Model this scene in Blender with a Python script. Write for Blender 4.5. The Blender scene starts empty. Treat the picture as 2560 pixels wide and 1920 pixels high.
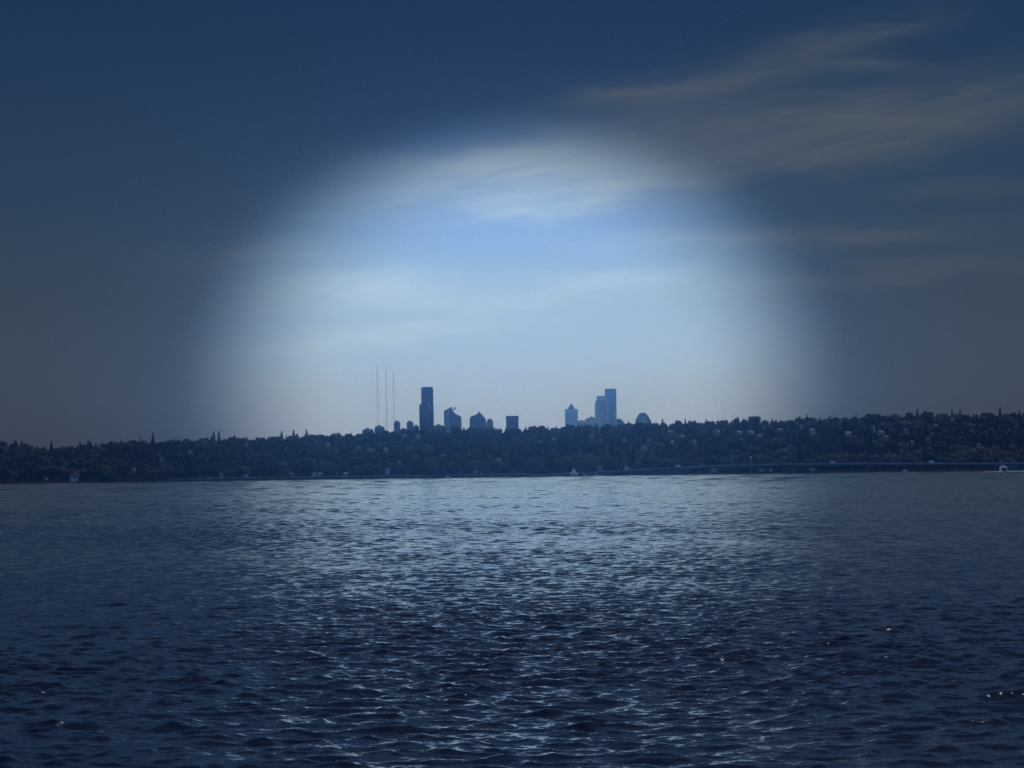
import bpy, bmesh, math, random
import numpy as np
from mathutils import Matrix, Vector

R = math.radians
C = bpy.context.scene
COL = C.collection
random.seed(7)
rng = np.random.default_rng(11)

# ------------------------------------------------------------------ camera
F = 7200.0            # focal length in units of a 2560-wide frame
PITCH = R(1.742)
ROLL = 0.0137
CAMH = 5.0
cam = bpy.data.cameras.new('camera')
cam.sensor_width = 36.0
cam.lens = 36.0 * F / 2560.0
cam.clip_start = 0.5
cam.clip_end = 40000
camo = bpy.data.objects.new('camera', cam)
COL.objects.link(camo)
camo.matrix_world = Matrix.Translation((0, 0, CAMH)) @ Matrix.Rotation(R(90) + PITCH, 4, 'X') @ Matrix.Rotation(-ROLL, 4, 'Z')
C.camera = camo


def ray(px, py):
    """direction of a point of the picture as (X/Y, (Z-h)/Y)"""
    u, v = (px - 1280) / F, -(py - 960) / F
    x = u * math.cos(ROLL) + v * math.sin(ROLL)
    z = -u * math.sin(ROLL) + v * math.cos(ROLL)
    y2 = math.cos(PITCH) - z * math.sin(PITCH)
    z2 = math.sin(PITCH) + z * math.cos(PITCH)
    return x / y2, z2 / y2


def W(px, py, d):
    a, b = ray(px, py)
    return Vector((a * d, d, CAMH + b * d))


# ------------------------------------------------------------------ sun, sky
SUN_EL, SUN_AZ = R(61), R(15)
sd = bpy.data.lights.new('sun', 'SUN')
sd.energy = 1.4
sd.angle = R(0.5)
sd.color = (1.0, 0.985, 0.96)
so = bpy.data.objects.new('sun', sd)
COL.objects.link(so)
sdir = Vector((math.sin(SUN_AZ) * math.cos(SUN_EL), math.cos(SUN_AZ) * math.cos(SUN_EL), math.sin(SUN_EL)))
so.rotation_euler = sdir.to_track_quat('Z', 'Y').to_euler()
so.location = (0, -60, 60)

C.view_settings.view_transform = 'Standard'
C.view_settings.look = 'None'
C.view_settings.exposure = 0
C.view_settings.gamma = 1
C.render.engine = 'CYCLES'
C.cycles.use_denoising = True
C.cycles.denoiser = 'OPENIMAGEDENOISE'
C.cycles.denoising_prefilter = 'NONE'
C.cycles.max_bounces = 5
C.cycles.volume_bounces = 1
C.cycles.use_light_tree = False
C.cycles.sample_clamp_direct = 0.8
C.cycles.sample_clamp_indirect = 2


class NT:
    def __init__(self, tree):
        self.t = tree
        self.n = tree.nodes
        self.l = tree.links

    def new(self, kind, **kw):
        nd = self.n.new(kind)
        for k, v in kw.items():
            setattr(nd, k, v)
        return nd

    def put(self, sock, v):
        if isinstance(v, bpy.types.NodeSocket):
            self.l.new(v, sock)
        else:
            sock.default_value = v

    def m(self, op, a, b=0.0, c=0.0, clamp=False):
        nd = self.new('ShaderNodeMath', operation=op, use_clamp=clamp)
        self.put(nd.inputs[0], a)
        self.put(nd.inputs[1], b)
        self.put(nd.inputs[2], c)
        return nd.outputs[0]

    def mix(self, f, a, b, kind='MIX'):
        nd = self.new('ShaderNodeMix', data_type='RGBA', blend_type=kind)
        self.put(nd.inputs[0], f)
        for s, v in ((6, a), (7, b)):
            if isinstance(v, tuple):
                nd.inputs[s].default_value = (*v[:3], 1)
            else:
                self.l.new(v, nd.inputs[s])
        return nd.outputs[2]

    def ramp(self, f, stops, interp='LINEAR'):
        nd = self.new('ShaderNodeValToRGB')
        cr = nd.color_ramp
        cr.interpolation = interp
        while len(cr.elements) < len(stops):
            cr.elements.new(0.5)
        for e, (p, c) in zip(cr.elements, stops):
            e.position = p
            e.color = (*c, 1) if len(c) == 3 else c
        self.put(nd.inputs[0], f)
        return nd.outputs[0]

    def comb(self, x, y, z):
        nd = self.new('ShaderNodeCombineXYZ')
        for i, v in enumerate((x, y, z)):
            self.put(nd.inputs[i], v)
        return nd.outputs[0]

    def noise(self, vec, scale, detail=4, rough=0.55, dist=0.0):
        nd = self.new('ShaderNodeTexNoise')
        if vec is not None:
            self.l.new(vec, nd.inputs['Vector'])
        nd.inputs['Scale'].default_value = scale
        nd.inputs['Detail'].default_value = detail
        nd.inputs['Roughness'].default_value = rough
        nd.inputs['Distortion'].default_value = dist
        return nd.outputs['Fac']


w = bpy.data.worlds.new('World')
C.world = w
w.use_nodes = True
g = NT(w.node_tree)
bg = g.n['Background']
sky = g.new('ShaderNodeTexSky', sky_type='NISHITA', sun_disc=False)
sky.sun_elevation = SUN_EL
sky.sun_rotation = SUN_AZ
tc = g.new('ShaderNodeTexCoord')
sep = g.new('ShaderNodeSeparateXYZ')
g.l.new(tc.outputs['Generated'], sep.inputs[0])
az = g.m('ARCTAN2', sep.outputs[0], sep.outputs[1])
el = g.m('ARCSINE', sep.outputs[2])
# evening grade of the clear sky: grey at the horizon, deep blue above, brightness added higher up to lift the water
ela = g.m('MAXIMUM', el, 0.0)
SKY_STOPS = [
    (0.000, (.0880, .1270, .2380), (1.25, 1.10, .75)),
    (0.030, (.0800, .1080, .1520), (1.24, 1.12, .80)),
    (0.060, (.0660, .0900, .1180), (1.15, 1.11, .92)),
    (0.097, (.0460, .0760, .1240), (1.10, 1.10, 1.00)),
    (0.164, (.0260, .0570, .1120), (1.03, 1.08, 1.07)),
    (0.210, (.0560, .0980, .1650), (.93, 1.02, 1.07)),
    (0.300, (.0980, .1520, .2350), (.92, .98, 1.10)),
    (0.500, (.0950, .1480, .2300), (1.2, 1.16, 1.2)),
]
grade = g.ramp(g.m('MULTIPLY', ela, 1 / 0.5), [(p / 0.5, tuple(t / n for t, n in zip(tgt, nis))) for p, tgt, nis in SKY_STOPS])
clear = g.mix(1.0, sky.outputs[0], grade, 'MULTIPLY')      # still at the sky's own (x10) scale

# thin streaks of cloud, laid out by direction in the sky
warp = g.noise(g.comb(g.m('MULTIPLY', az, 9.0), g.m('MULTIPLY', el, 30.0), 0.0), 1.0, 3)
warp2 = g.noise(g.comb(g.m('MULTIPLY', az, 30.0), g.m('MULTIPLY', el, 110.0), 3.7), 1.0, 4)
dw = g.m('ADD', g.m('MULTIPLY', g.m('SUBTRACT', warp, .5), 0.014), g.m('MULTIPLY', g.m('SUBTRACT', warp2, .5), 0.014))
elw = g.m('ADD', el, dw)
fib = g.noise(g.comb(g.m('MULTIPLY', g.m('SUBTRACT', az, g.m('MULTIPLY', el, -1.5)), 22.0), g.m('MULTIPLY', g.m('SUBTRACT', el, g.m('MULTIPLY', az, 0.16)), 260.0), 1.3), 1.0, 5, 0.6, 0.6)
fib = g.m('MULTIPLY_ADD', fib, 2.0, -0.35, clamp=True)
STREAKS = [  # px, py, half length, half width, tilt (rise per unit right), strength
    (1880, 190, 330, 50, .26, .72), (1560, 248, 150, 22, .02, .62), (2160, 100, 190, 24, .10, .4), (2180, 170, 120, 14, -.12, .5),
    (1800, 340, 520, 95, .08, .85), (2380, 275, 330, 66, .12, .85), (1850, 420, 480, 50, .12, .7),
    (1150, 425, 350, 72, .10, .38), (960, 490, 290, 70, .18, .34), (1480, 460, 380, 84, -.03, .40), (1330, 395, 240, 30, .06, .35),
    (1300, 530, 130, 26, .0, .35), (2080, 590, 380, 30, .02, .8), (1500, 715, 330, 34, .12, .42), (900, 730, 290, 50, -.02, .6),
    (2250, 690, 420, 30, .05, .6), (1000, 840, 360, 26, .10, .4), (2450, 470, 280, 26, .05, .5), (620, 640, 240, 40, .05, .45),
]
cm = None
for px, py, L, Wd, tilt, st in STREAKS:
    a0, b0 = ray(px, py)
    da = g.m('SUBTRACT', az, a0)
    de = g.m('SUBTRACT', g.m('SUBTRACT', elw, b0), g.m('MULTIPLY', da, tilt))
    q = g.m('ADD', g.m('POWER', g.m('ABSOLUTE', g.m('MULTIPLY', da, F / L)), 2.0), g.m('POWER', g.m('ABSOLUTE', g.m('MULTIPLY', de, F / Wd)), 2.0))
    e = g.m('MULTIPLY', g.m('EXPONENT', g.m('MULTIPLY', q, -1.0)), st)
    cm = e if cm is None else g.m('ADD', cm, e)
cm = g.m('MULTIPLY', cm, g.m('MULTIPLY_ADD', fib, 0.6, 0.4))
wide = g.m('MULTIPLY_ADD', g.noise(g.comb(g.m('MULTIPLY', az, 3.0), g.m('MULTIPLY', el, 14.0), 9.0), 1.0, 5, .6, .4), 3.0, -1.45, clamp=True)
cm = g.m('ADD', cm, g.m('MULTIPLY', wide, g.m('MULTIPLY', g.m('SUBTRACT', el, 0.17, clamp=True), 5.0, clamp=True)), clamp=True)
cloudy = g.mix(g.m('MULTIPLY', cm, 0.92), clear, (.65, .88, 1.07))   # x10 scale

# vignette glow added to the sky: a brightened oval low over the far shore
ga, gb = 645 / F, 526 / F
a0, b0 = ray(1282, 955)
ra = g.m('DIVIDE', g.m('SUBTRACT', az, a0), ga)
rb = g.m('DIVIDE', g.m('SUBTRACT', el, b0), gb)
rr = g.m('SQRT', g.m('ADD', g.m('MULTIPLY', ra, ra), g.m('MULTIPLY', rb, rb)))
mr = g.new('ShaderNodeMapRange', interpolation_type='SMOOTHSTEP')
g.put(mr.inputs['Value'], rr)
for k, v in (('From Min', 0.66), ('From Max', 1.36), ('To Min', 1.0), ('To Max', 0.0)):
    mr.inputs[k].default_value = v
gS = g.m('POWER', mr.outputs[0], 1.15)
glow = g.comb(g.m('MULTIPLY_ADD', gS, 6.9, 1.0), g.m('MULTIPLY_ADD', gS, 7.1, 1.0), g.m('MULTIPLY_ADD', gS, 8.1, 1.0))
sc = g.new('ShaderNodeVectorMath', operation='MULTIPLY')
g.l.new(cloudy, sc.inputs[0])
g.l.new(glow, sc.inputs[1])
# added fill: sky behind the viewer brightened and blued to light near faces
rear_fill = g.new('ShaderNodeMapRange', interpolation_type='SMOOTHSTEP')
g.put(rear_fill.inputs['Value'], sep.outputs[1])
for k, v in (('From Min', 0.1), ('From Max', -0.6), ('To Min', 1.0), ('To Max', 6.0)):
    rear_fill.inputs[k].default_value = v
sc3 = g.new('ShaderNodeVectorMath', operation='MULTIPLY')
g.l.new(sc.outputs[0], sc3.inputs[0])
g.l.new(g.comb(g.m('MULTIPLY_ADD', rear_fill.outputs[0], .62, .38), g.m('MULTIPLY_ADD', rear_fill.outputs[0], .8, .2), g.m('MULTIPLY_ADD', rear_fill.outputs[0], 1.25, -.25)), sc3.inputs[1])
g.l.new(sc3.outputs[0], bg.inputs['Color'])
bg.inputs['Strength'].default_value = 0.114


# ------------------------------------------------------------------ materials
def mat(name, color, rough=0.7, metal=0.0, noise=0.0, nscale=1.0, color2=None, spec=0.5, ob_rand=0.0):
    m_ = bpy.data.materials.new(name)
    m_.use_nodes = True
    h = NT(m_.node_tree)
    b = h.n['Principled BSDF']
    b.inputs['Roughness'].default_value = rough
    b.inputs['Metallic'].default_value = metal
    b.inputs['Specular IOR Level'].default_value = spec
    c2 = color2 or tuple(c * (1 - noise) for c in color)
    t = h.new('ShaderNodeTexCoord')
    f = h.noise(t.outputs['Object'], nscale, 4)
    f = h.m('MULTIPLY_ADD', f, 2.4, -0.7, clamp=True)
    col = h.mix(f, c2, color)
    if ob_rand:
        oi = h.new('ShaderNodeObjectInfo')
        k = h.m('MULTIPLY_ADD', oi.outputs['Random'], ob_rand, 1 - ob_rand / 2)
        s2 = h.new('ShaderNodeVectorMath', operation='SCALE')
        h.l.new(col, s2.inputs[0])
        h.l.new(k, s2.inputs['Scale'])
        col = s2.outputs[0]
    h.l.new(col, b.inputs['Base Color'])
    return m_


def facade(name, wall, glass, floor_h=4.0, bay=3.2, rough=0.35, wx=0.6, wz=0.6):
    """rows of windows as a grid on the walls"""
    m_ = bpy.data.materials.new(name)
    m_.use_nodes = True
    h = NT(m_.node_tree)
    b = h.n['Principled BSDF']
    t = h.new('ShaderNodeTexCoord')
    s = h.new('ShaderNodeSeparateXYZ')
    h.l.new(t.outputs['Object'], s.inputs[0])
    hx = h.m('FRACT', h.m('DIVIDE', h.m('ADD', s.outputs[0], s.outputs[1]), bay))
    hz = h.m('FRACT', h.m('DIVIDE', s.outputs[2], floor_h))
    f = h.m('MULTIPLY', h.m('LESS_THAN', hx, wx), h.m('LESS_THAN', hz, wz))
    cell = h.new('ShaderNodeTexWhiteNoise')
    h.l.new(h.comb(h.m('FLOOR', h.m('DIVIDE', h.m('ADD', s.outputs[0], s.outputs[1]), bay)), h.m('FLOOR', h.m('DIVIDE', s.outputs[2], floor_h)), 0.0), cell.inputs['Vector'])
    gl = h.mix(cell.outputs['Value'], glass, tuple(min(1, c * 2.2) for c in glass))
    big = h.noise(t.outputs['Object'], 0.035, 2)
    wl = h.mix(h.m('MULTIPLY_ADD', big, 2, -.5, clamp=True), wall, tuple(c * .75 for c in wall))
    h.l.new(h.mix(f, wl, gl), b.inputs['Base Color'])
    h.l.new(h.m('MULTIPLY_ADD', f, -(rough + .2), rough + .35), b.inputs['Roughness'])
    return m_


M = dict(
    leaf_dark=mat('needles', (.023, .037, .032), .8, nscale=.25, noise=.5, ob_rand=.7, spec=.2),
    leaf_mid=mat('leaves', (.040, .060, .052), .75, nscale=.3, noise=.45, ob_rand=.5, spec=.2),
    leaf_pale=mat('pale_leaves', (.090, .122, .110), .75, nscale=.3, noise=.4, ob_rand=.5, spec=.2),
    bark=mat('bark', (.06, .05, .042), .9, noise=.4),
    ground=mat('undergrowth', (.022, .028, .018), .95, spec=0.0, noise=.6, nscale=.08),
    rock=mat('shore_rock', (.05, .05, .048), .9, spec=0.0, noise=.7, nscale=.8),
    concrete=mat('concrete', (.30, .30, .29), .85, noise=.35, nscale=.4),
    dark_concrete=mat('weathered_concrete', (.13, .13, .13), .9, noise=.5, nscale=.3),
    parapet=mat('sunlit_parapet_concrete', (.32, .32, .32), .8, noise=.4, nscale=.15),  # paler than the deck, standing for sun caught on the top edge
    asphalt=mat('asphalt', (.06, .06, .06), .9, noise=.3),
    white=mat('white_paint', (.78, .78, .76), .4, noise=.08),
    cream=mat('cream_siding', (.40, .40, .38), .7, noise=.12),
    tan=mat('tan_siding', (.30, .29, .27), .7, noise=.15),
    grey=mat('grey_siding', (.30, .31, .32), .7, noise=.15),
    shingle=mat('shingle_roof', (.17, .165, .16), .8, noise=.3),
    pale_roof=mat('pale_metal_roof', (.33, .33, .33), .6, noise=.1),
    house_white=mat('house_white_paint', (.50, .50, .49), .6, noise=.15),
    glass=mat('dark_glass', (.03, .035, .04), .08, noise=.2),
    lit_glass=mat('sky_lit_glass', (.55, .6, .65), .12, metal=.6, noise=.1),  # pale colour stands for a sun glint and a lit glass edge
    steel=mat('galvanised_steel', (.42, .42, .42), .45, metal=.5, noise=.2),
    mast_paint=mat('faded_mast_paint', (.45, .32, .30), .6, noise=.2),
    sail=mat('sailcloth', (.82, .82, .80), .7, noise=.05),
    foam=mat('foam', (.50, .53, .56), .8, noise=.25, nscale=1.5),
    hull_dark=mat('dark_hull', (.03, .035, .045), .35, noise=.2),
    car_white=mat('white_car_paint', (.75, .75, .74), .25, noise=.05),
    car_dark=mat('dark_car_paint', (.06, .07, .09), .25, noise=.1),
    car_silver=mat('silver_car_paint', (.5, .5, .5), .25, metal=.3, noise=.05),
    rubber=mat('rubber', (.02, .02, .02), .8, noise=.2),
    tower_dark=facade('dark_glass_facade', (.025, .027, .032), (.015, .018, .022), 4.2, 3.4),
    tower_mid=facade('stone_and_glass_facade', (.20, .19, .18), (.04, .045, .05), 4.0, 3.6),
    tower_pale=facade('pale_stone_facade', (.78, .77, .76), (.42, .45, .48), 4.0, 3.6),
    tower_blue=facade('blue_glass_facade', (.36, .38, .42), (.22, .25, .29), 4.2, 3.0, wx=.8, wz=.7),
)



def thin(m_, k, color):
    """let a share of the light through, as leaves and sailcloth do"""
    h_ = NT(m_.node_tree)
    tr = h_.new('ShaderNodeBsdfTranslucent')
    tr.inputs['Color'].default_value = (*color, 1)
    mx = h_.new('ShaderNodeMixShader')
    mx.inputs[0].default_value = k
    h_.l.new(h_.n['Principled BSDF'].outputs[0], mx.inputs[1])
    h_.l.new(tr.outputs[0], mx.inputs[2])
    h_.l.new(mx.outputs[0], h_.n['Material Output'].inputs['Surface'])


thin(M['leaf_mid'], .2, (.040, .062, .045))
thin(M['leaf_pale'], .25, (.08, .11, .085))
thin(M['sail'], .5, (.8, .8, .78))

# ------------------------------------------------------------------ mesh helpers
def link(name, me, parent=None):
    o = bpy.data.objects.new(name, me)
    COL.objects.link(o)
    if parent is not None:
        o.parent = parent
    return o


def np_mesh(name, verts, faces, mats, smooth=False, mi=None):
    """verts (n,3) faces (m,k) arrays"""
    me = bpy.data.meshes.new(name)
    n, (f, k) = len(verts), faces.shape
    me.vertices.add(n)
    me.vertices.foreach_set('co', np.ascontiguousarray(verts, dtype=np.float32).ravel())
    me.loops.add(f * k)
    me.loops.foreach_set('vertex_index', np.ascontiguousarray(faces, dtype=np.int32).ravel())
    me.polygons.add(f)
    me.polygons.foreach_set('loop_start', np.arange(0, f * k, k, dtype=np.int32))
    for m_ in (mats if isinstance(mats, (list, tuple)) else [mats]):
        me.materials.append(m_)
    if mi is not None:
        me.polygons.foreach_set('material_index', np.ascontiguousarray(mi, dtype=np.int32))
    me.polygons.foreach_set('use_smooth', np.full(f, smooth, dtype=bool))
    me.update(calc_edges=True)
    return me


class MB:
    """collects simple shapes into one mesh"""

    def __init__(self):
        self.bm = bmesh.new()

    def box(self, x0, x1, y0, y1, z0, z1, tx=1.0, ty=1.0, bevel=0):
        cx, cy = (x0 + x1) / 2, (y0 + y1) / 2
        vs = []
        for z, kx, ky in ((z0, 1, 1), (z1, tx, ty)):
            for sx, sy in ((-1, -1), (1, -1), (1, 1), (-1, 1)):
                vs.append(self.bm.verts.new((cx + sx * (x1 - x0) / 2 * kx, cy + sy * (y1 - y0) / 2 * ky, z)))
        for f in ((3, 2, 1, 0), (4, 5, 6, 7), (0, 1, 5, 4), (1, 2, 6, 5), (2, 3, 7, 6), (3, 0, 4, 7)):
            self.bm.faces.new([vs[i] for i in f])
        return self

    def prism(self, poly, z0, z1, k=1.0, c=None):
        """vertical extrusion of an (x, y) outline; top scaled by k"""
        cx = sum(p[0] for p in poly) / len(poly) if c is None else c[0]
        cy = sum(p[1] for p in poly) / len(poly) if c is None else c[1]
        a = [self.bm.verts.new((x, y, z0)) for x, y in poly]
        b = [self.bm.verts.new((cx + (x - cx) * k, cy + (y - cy) * k, z1)) for x, y in poly]
        n = len(poly)
        self.bm.faces.new(a[::-1])
        if k > 0.001:
            self.bm.faces.new(b)
        for i in range(n):
            self.bm.faces.new((a[i], a[(i + 1) % n], b[(i + 1) % n], b[i]))
        return self

    def front(self, poly, y0, y1):
        """outline in (x, z) given depth from y0 to y1"""
        a = [self.bm.verts.new((x, y0, z)) for x, z in poly]
        b = [self.bm.verts.new((x, y1, z)) for x, z in poly]
        n = len(poly)
        self.bm.faces.new(a)
        self.bm.faces.new(b[::-1])
        for i in range(n):
            self.bm.faces.new((a[(i + 1) % n], a[i], b[i], b[(i + 1) % n]))
        return self

    def tube(self, p, q, r0, r1=None, n=6):
        p, q = Vector(p), Vector(q)
        r1 = r0 if r1 is None else r1
        d = (q - p).normalized()
        a = d.orthogonal().normalized()
        b = d.cross(a)
        A, B = [], []
        for i in range(n):
            t = 2 * math.pi * i / n
            o = a * math.cos(t) + b * math.sin(t)
            A.append(self.bm.verts.new(p + o * r0))
            B.append(self.bm.verts.new(q + o * r1))
        self.bm.faces.new(A[::-1])
        self.bm.faces.new(B)
        for i in range(n):
            self.bm.faces.new((A[i], A[(i + 1) % n], B[(i + 1) % n], B[i]))
        return self

    def build(self, name, m_, parent=None, smooth=False, bevel=0.0):
        bmesh.ops.recalc_face_normals(self.bm, faces=self.bm.faces[:])
        if bevel:
            bmesh.ops.bevel(self.bm, geom=self.bm.edges[:], offset=bevel, segments=2, affect='EDGES', profile=.5)
        me = bpy.data.meshes.new(name)
        self.bm.to_mesh(me)
        self.bm.free()
        me.materials.append(m_)
        if smooth:
            for p in me.polygons:
                p.use_smooth = True
        return link(name, me, parent)


def tag(o, label=None, cat=None, group=None, kind=None):
    if label:
        o['label'] = label
    if cat:
        o['category'] = cat
    if group:
        o['group'] = group
    if kind:
        o['kind'] = kind
    return o


def thing(name, loc, label, cat, group=None, rz=0.0):
    o = bpy.data.objects.new(name, None)
    COL.objects.link(o)
    o.location = loc
    o.rotation_euler = (0, 0, rz)
    o.empty_display_size = 1
    return tag(o, label, cat, group)


def dup(root, loc, rz=0.0, s=(1, 1, 1), label=None, group=None, cat=None):
    r = root.copy()
    COL.objects.link(r)
    r.location = loc
    r.rotation_euler = (0, 0, rz)
    r.scale = s
    tag(r, label, cat, group)
    for ch in root.children:
        c = ch.copy()
        COL.objects.link(c)
        c.parent = r
        for gch in ch.children:
            d = gch.copy()
            COL.objects.link(d)
            d.parent = c
    return r


# ------------------------------------------------------------------ water
def build_water():
    Y = [24.0]
    while Y[-1] < 3300:
        Y.append(Y[-1] + 0.05 * (Y[-1] / 50.0) ** 1.46)
    Y = np.array(Y)
    Y = np.concatenate([np.array([-700, -400, -200, -100, -50, -20, 0, 8, 14, 18, 21, 23]), Y])
    U = np.linspace(-0.205, 0.205, 1000)
    ext = np.array([3, 10, 30, 80, 200, 500, 1200, 2600, 4500])
    Ym = np.maximum(Y, 24.0)
    X = np.concatenate([-(0.205 * Ym)[:, None] - ext[::-1][None, :], Ym[:, None] * U[None, :], (0.205 * Ym)[:, None] + ext[None, :]], 1).astype(np.float32)
    YY = np.repeat(Y[:, None], X.shape[1], 1).astype(np.float32)
    dy = np.gradient(Y)
    du = Ym * (U[1] - U[0])
    Z = np.zeros_like(X)
    DX = np.zeros_like(X)
    DY = np.zeros_like(X)
    core = slice(len(ext), len(ext) + len(U))
    r = np.random.default_rng(5)
    lams = np.exp(r.uniform(np.log(0.15), np.log(30.0), 220))
    lams = np.sort(lams)[::-1]
    # gusts: rougher and calmer patches drifting over the lake
    gust = np.zeros_like(X)
    for lam, a in ((160, .5), (90, .4), (55, .35), (33, .3), (21, .25)):
        for _ in range(2):
            th = r.uniform(0, 6.28)
            gust += a * np.sin(2 * np.pi / lam * (X * math.cos(th) * 0.6 + YY * math.sin(th)) + r.uniform(0, 6.28)).astype(np.float32)
    gust = np.clip(1.0 + 0.22 * gust, 0.45, 1.7)
    wind = R(262)
    # chop is steep and short close by, lower in the lee of the far shore
    want = 0.048 + (0.078 - 0.048) / (1 + (Ym / 450.0) ** 3) + (0.178 - 0.076) / (1 + (Ym / 110.0) ** 3.4)
    sp = np.maximum(dy, du)

    def part(lam):
        return np.clip((lam / np.maximum(sp, 1e-3) - 1.3) / 2.0, 0, 1) * (Y > 22)

    def slope(lam):
        return math.exp(-((math.log(lam / 1.1)) / (1.7 if lam < 1.1 else 0.85)) ** 2) + .0008
    var = sum((part(l_) * slope(l_)) ** 2 / 2 for l_ in lams)
    gain = want / np.sqrt(np.maximum(var, 1e-9))
    gain = np.minimum(gain, 60.0)
    for lam in lams:
        spread = 0.52 + 0.45 * min(1.0, 1.2 / lam)
        th = wind + r.normal(0, spread)
        k = 2 * math.pi / lam
        # slope carried by each wave, peaked near 2.5 m
        a = slope(lam) / k
        ph = r.uniform(0, 2 * math.pi)
        cx, cy = math.cos(th), math.sin(th)
        fade = part(lam) * gain
        rows = np.nonzero(fade > 0)[0]
        if len(rows) == 0:
            continue
        i0, i1 = rows[0], rows[-1] + 1
        A = (fade[i0:i1] * a)[:, None].astype(np.float32) * gust[i0:i1, core]
        P = (k * cx) * X[i0:i1, core] + (k * cy) * YY[i0:i1, core] + ph
        c_, s_ = np.cos(P), np.sin(P)
        Z[i0:i1, core] += A * c_
        q = 1.15
        DX[i0:i1, core] -= q * cx * A * s_
        DY[i0:i1, core] -= q * cy * A * s_
    X += DX
    YY += DY
    nr, nc = X.shape
    V = np.stack([X.ravel(), YY.ravel(), Z.ravel()], 1)
    idx = np.arange(nr * nc, dtype=np.int32).reshape(nr, nc)
    Fc = np.stack([idx[:-1, :-1].ravel(), idx[:-1, 1:].ravel(), idx[1:, 1:].ravel(), idx[1:, :-1].ravel()], 1)
    m_ = bpy.data.materials.new('lake_water')
    m_.use_nodes = True
    h = NT(m_.node_tree)
    b = h.n['Principled BSDF']
    b.inputs['Base Color'].default_value = (.0006, .004, .016, 1)
    b.inputs['Specular Tint'].default_value = (.68, .87, 1.0, 1)
    b.inputs['Roughness'].default_value = 0.06
    b.inputs['IOR'].default_value = 1.333
    t = h.new('ShaderNodeTexCoord')
    mp = h.new('ShaderNodeMapping')
    mp.inputs['Scale'].default_value = (0.55, 1.0, 1.0)
    h.l.new(t.outputs['Object'], mp.inputs[0])
    # ripples too fine for the mesh tilt the surface directly
    gm = h.new('ShaderNodeNewGeometry')
    gust_ = h.noise(mp.outputs[0], 0.028, 4, .6, .4)
    k_ = h.m('MULTIPLY_ADD', gust_, 1.6, .2)
    tilt = None
    for sc_, dt, amp in ((1.3, 2, .14), (9.0, 5, .42)):
        nz_ = h.new('ShaderNodeTexNoise')
        h.l.new(mp.outputs[0], nz_.inputs['Vector'])
        nz_.inputs['Scale'].default_value = sc_
        nz_.inputs['Detail'].default_value = dt
        nz_.inputs['Roughness'].default_value = .6
        sb = h.new('ShaderNodeVectorMath', operation='SUBTRACT')
        h.l.new(nz_.outputs['Color'], sb.inputs[0])
        sb.inputs[1].default_value = (.5, .5, .5)
        ml = h.new('ShaderNodeVectorMath', operation='MULTIPLY')
        h.l.new(sb.outputs[0], ml.inputs[0])
        ml.inputs[1].default_value = (amp * .7, amp, 0)
        if tilt is None:
            tilt = ml.outputs[0]
        else:
            ad = h.new('ShaderNodeVectorMath', operation='ADD')
            h.l.new(tilt, ad.inputs[0])
            h.l.new(ml.outputs[0], ad.inputs[1])
            tilt = ad.outputs[0]
    sc2 = h.new('ShaderNodeVectorMath', operation='SCALE')
    h.l.new(tilt, sc2.inputs[0])
    h.l.new(k_, sc2.inputs['Scale'])
    ad = h.new('ShaderNodeVectorMath', operation='ADD')
    h.l.new(gm.outputs['Normal'], ad.inputs[0])
    h.l.new(sc2.outputs[0], ad.inputs[1])
    nn = h.new('ShaderNodeVectorMath', operation='NORMALIZE')
    h.l.new(ad.outputs[0], nn.inputs[0])
    h.l.new(nn.outputs[0], b.inputs['Normal'])
    o = link('water', np_mesh('water', V, Fc, m_, smooth=True))
    tag(o, kind='structure')
    return o


build_water()

# ------------------------------------------------------------------ terrain of the far shore
RIDGE = [(-400, 1110), (-200, 1108), (0, 1104), (58, 1105), (108, 1120), (140, 1115), (190, 1117), (220, 1106), (250, 1112), (300, 1102), (340, 1102), (382, 1103), (450, 1100), (515, 1094), (560, 1095),
         (600, 1092), (640, 1094), (690, 1092), (740, 1088), (790, 1087), (840, 1085), (900, 1085), (940, 1076), (975, 1077), (1010, 1074), (1050, 1069), (1100, 1067), (1170, 1070), (1240, 1072), (1296, 1072), (1345, 1066), (1400, 1066),
         (1450, 1060), (1500, 1062), (1570, 1055), (1600, 1058), (1640, 1054), (1700, 1054), (1760, 1052), (1800, 1051), (1830, 1048), (1855, 1043), (1890, 1042), (1920, 1048), (1960, 1048), (2017, 1040), (2060, 1042), (2100, 1042), (2140, 1038), (2180, 1035),
         (2235, 1033), (2293, 1033), (2325, 1027), (2380, 1028), (2420, 1033), (2450, 1029), (2500, 1028), (2560, 1029), (2700, 1026), (2900, 1028)]
ru = np.array([ray(*p)[0] for p in RIDGE])
rw = np.array([ray(*p)[1] for p in RIDGE])
SHORE, RIDGE_D = 3000.0, 3620.0
lumps = [(rng.uniform(0, 6.28), rng.uniform(60, 420), rng.uniform(0, 6.28)) for _ in range(14)]


def ground_z(X, Y):
    X = np.asarray(X, float)
    Y = np.asarray(Y, float)
    wr = np.interp(X / np.maximum(Y, 1), ru, rw)
    top = CAMH + wr * RIDGE_D - 12.5
    t = np.clip((Y - SHORE) / (RIDGE_D - SHORE), -0.2, 1)
    tt = np.clip(t, 0, 1)
    z = 1.4 + (top - 1.4) * (0.35 * tt + 0.65 * tt ** 1.15)
    back = np.clip((Y - RIDGE_D) / 900.0, 0, 1)
    z = z * (1 - back) + 22.0 * back
    nz = sum(math.sin(p) * 0 + np.sin((X * math.cos(th) + Y * math.sin(th)) / lam * 6.28 + p) * lam for th, lam, p in lumps) / 420.0
    z = z + nz * 1.1 * np.clip(t * 4, 0, 1) * np.clip((1.0 - tt) * 5, 0, 1)
    z = np.where(t < 0, 1.4 + t * 60.0, z)
    return z


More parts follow.
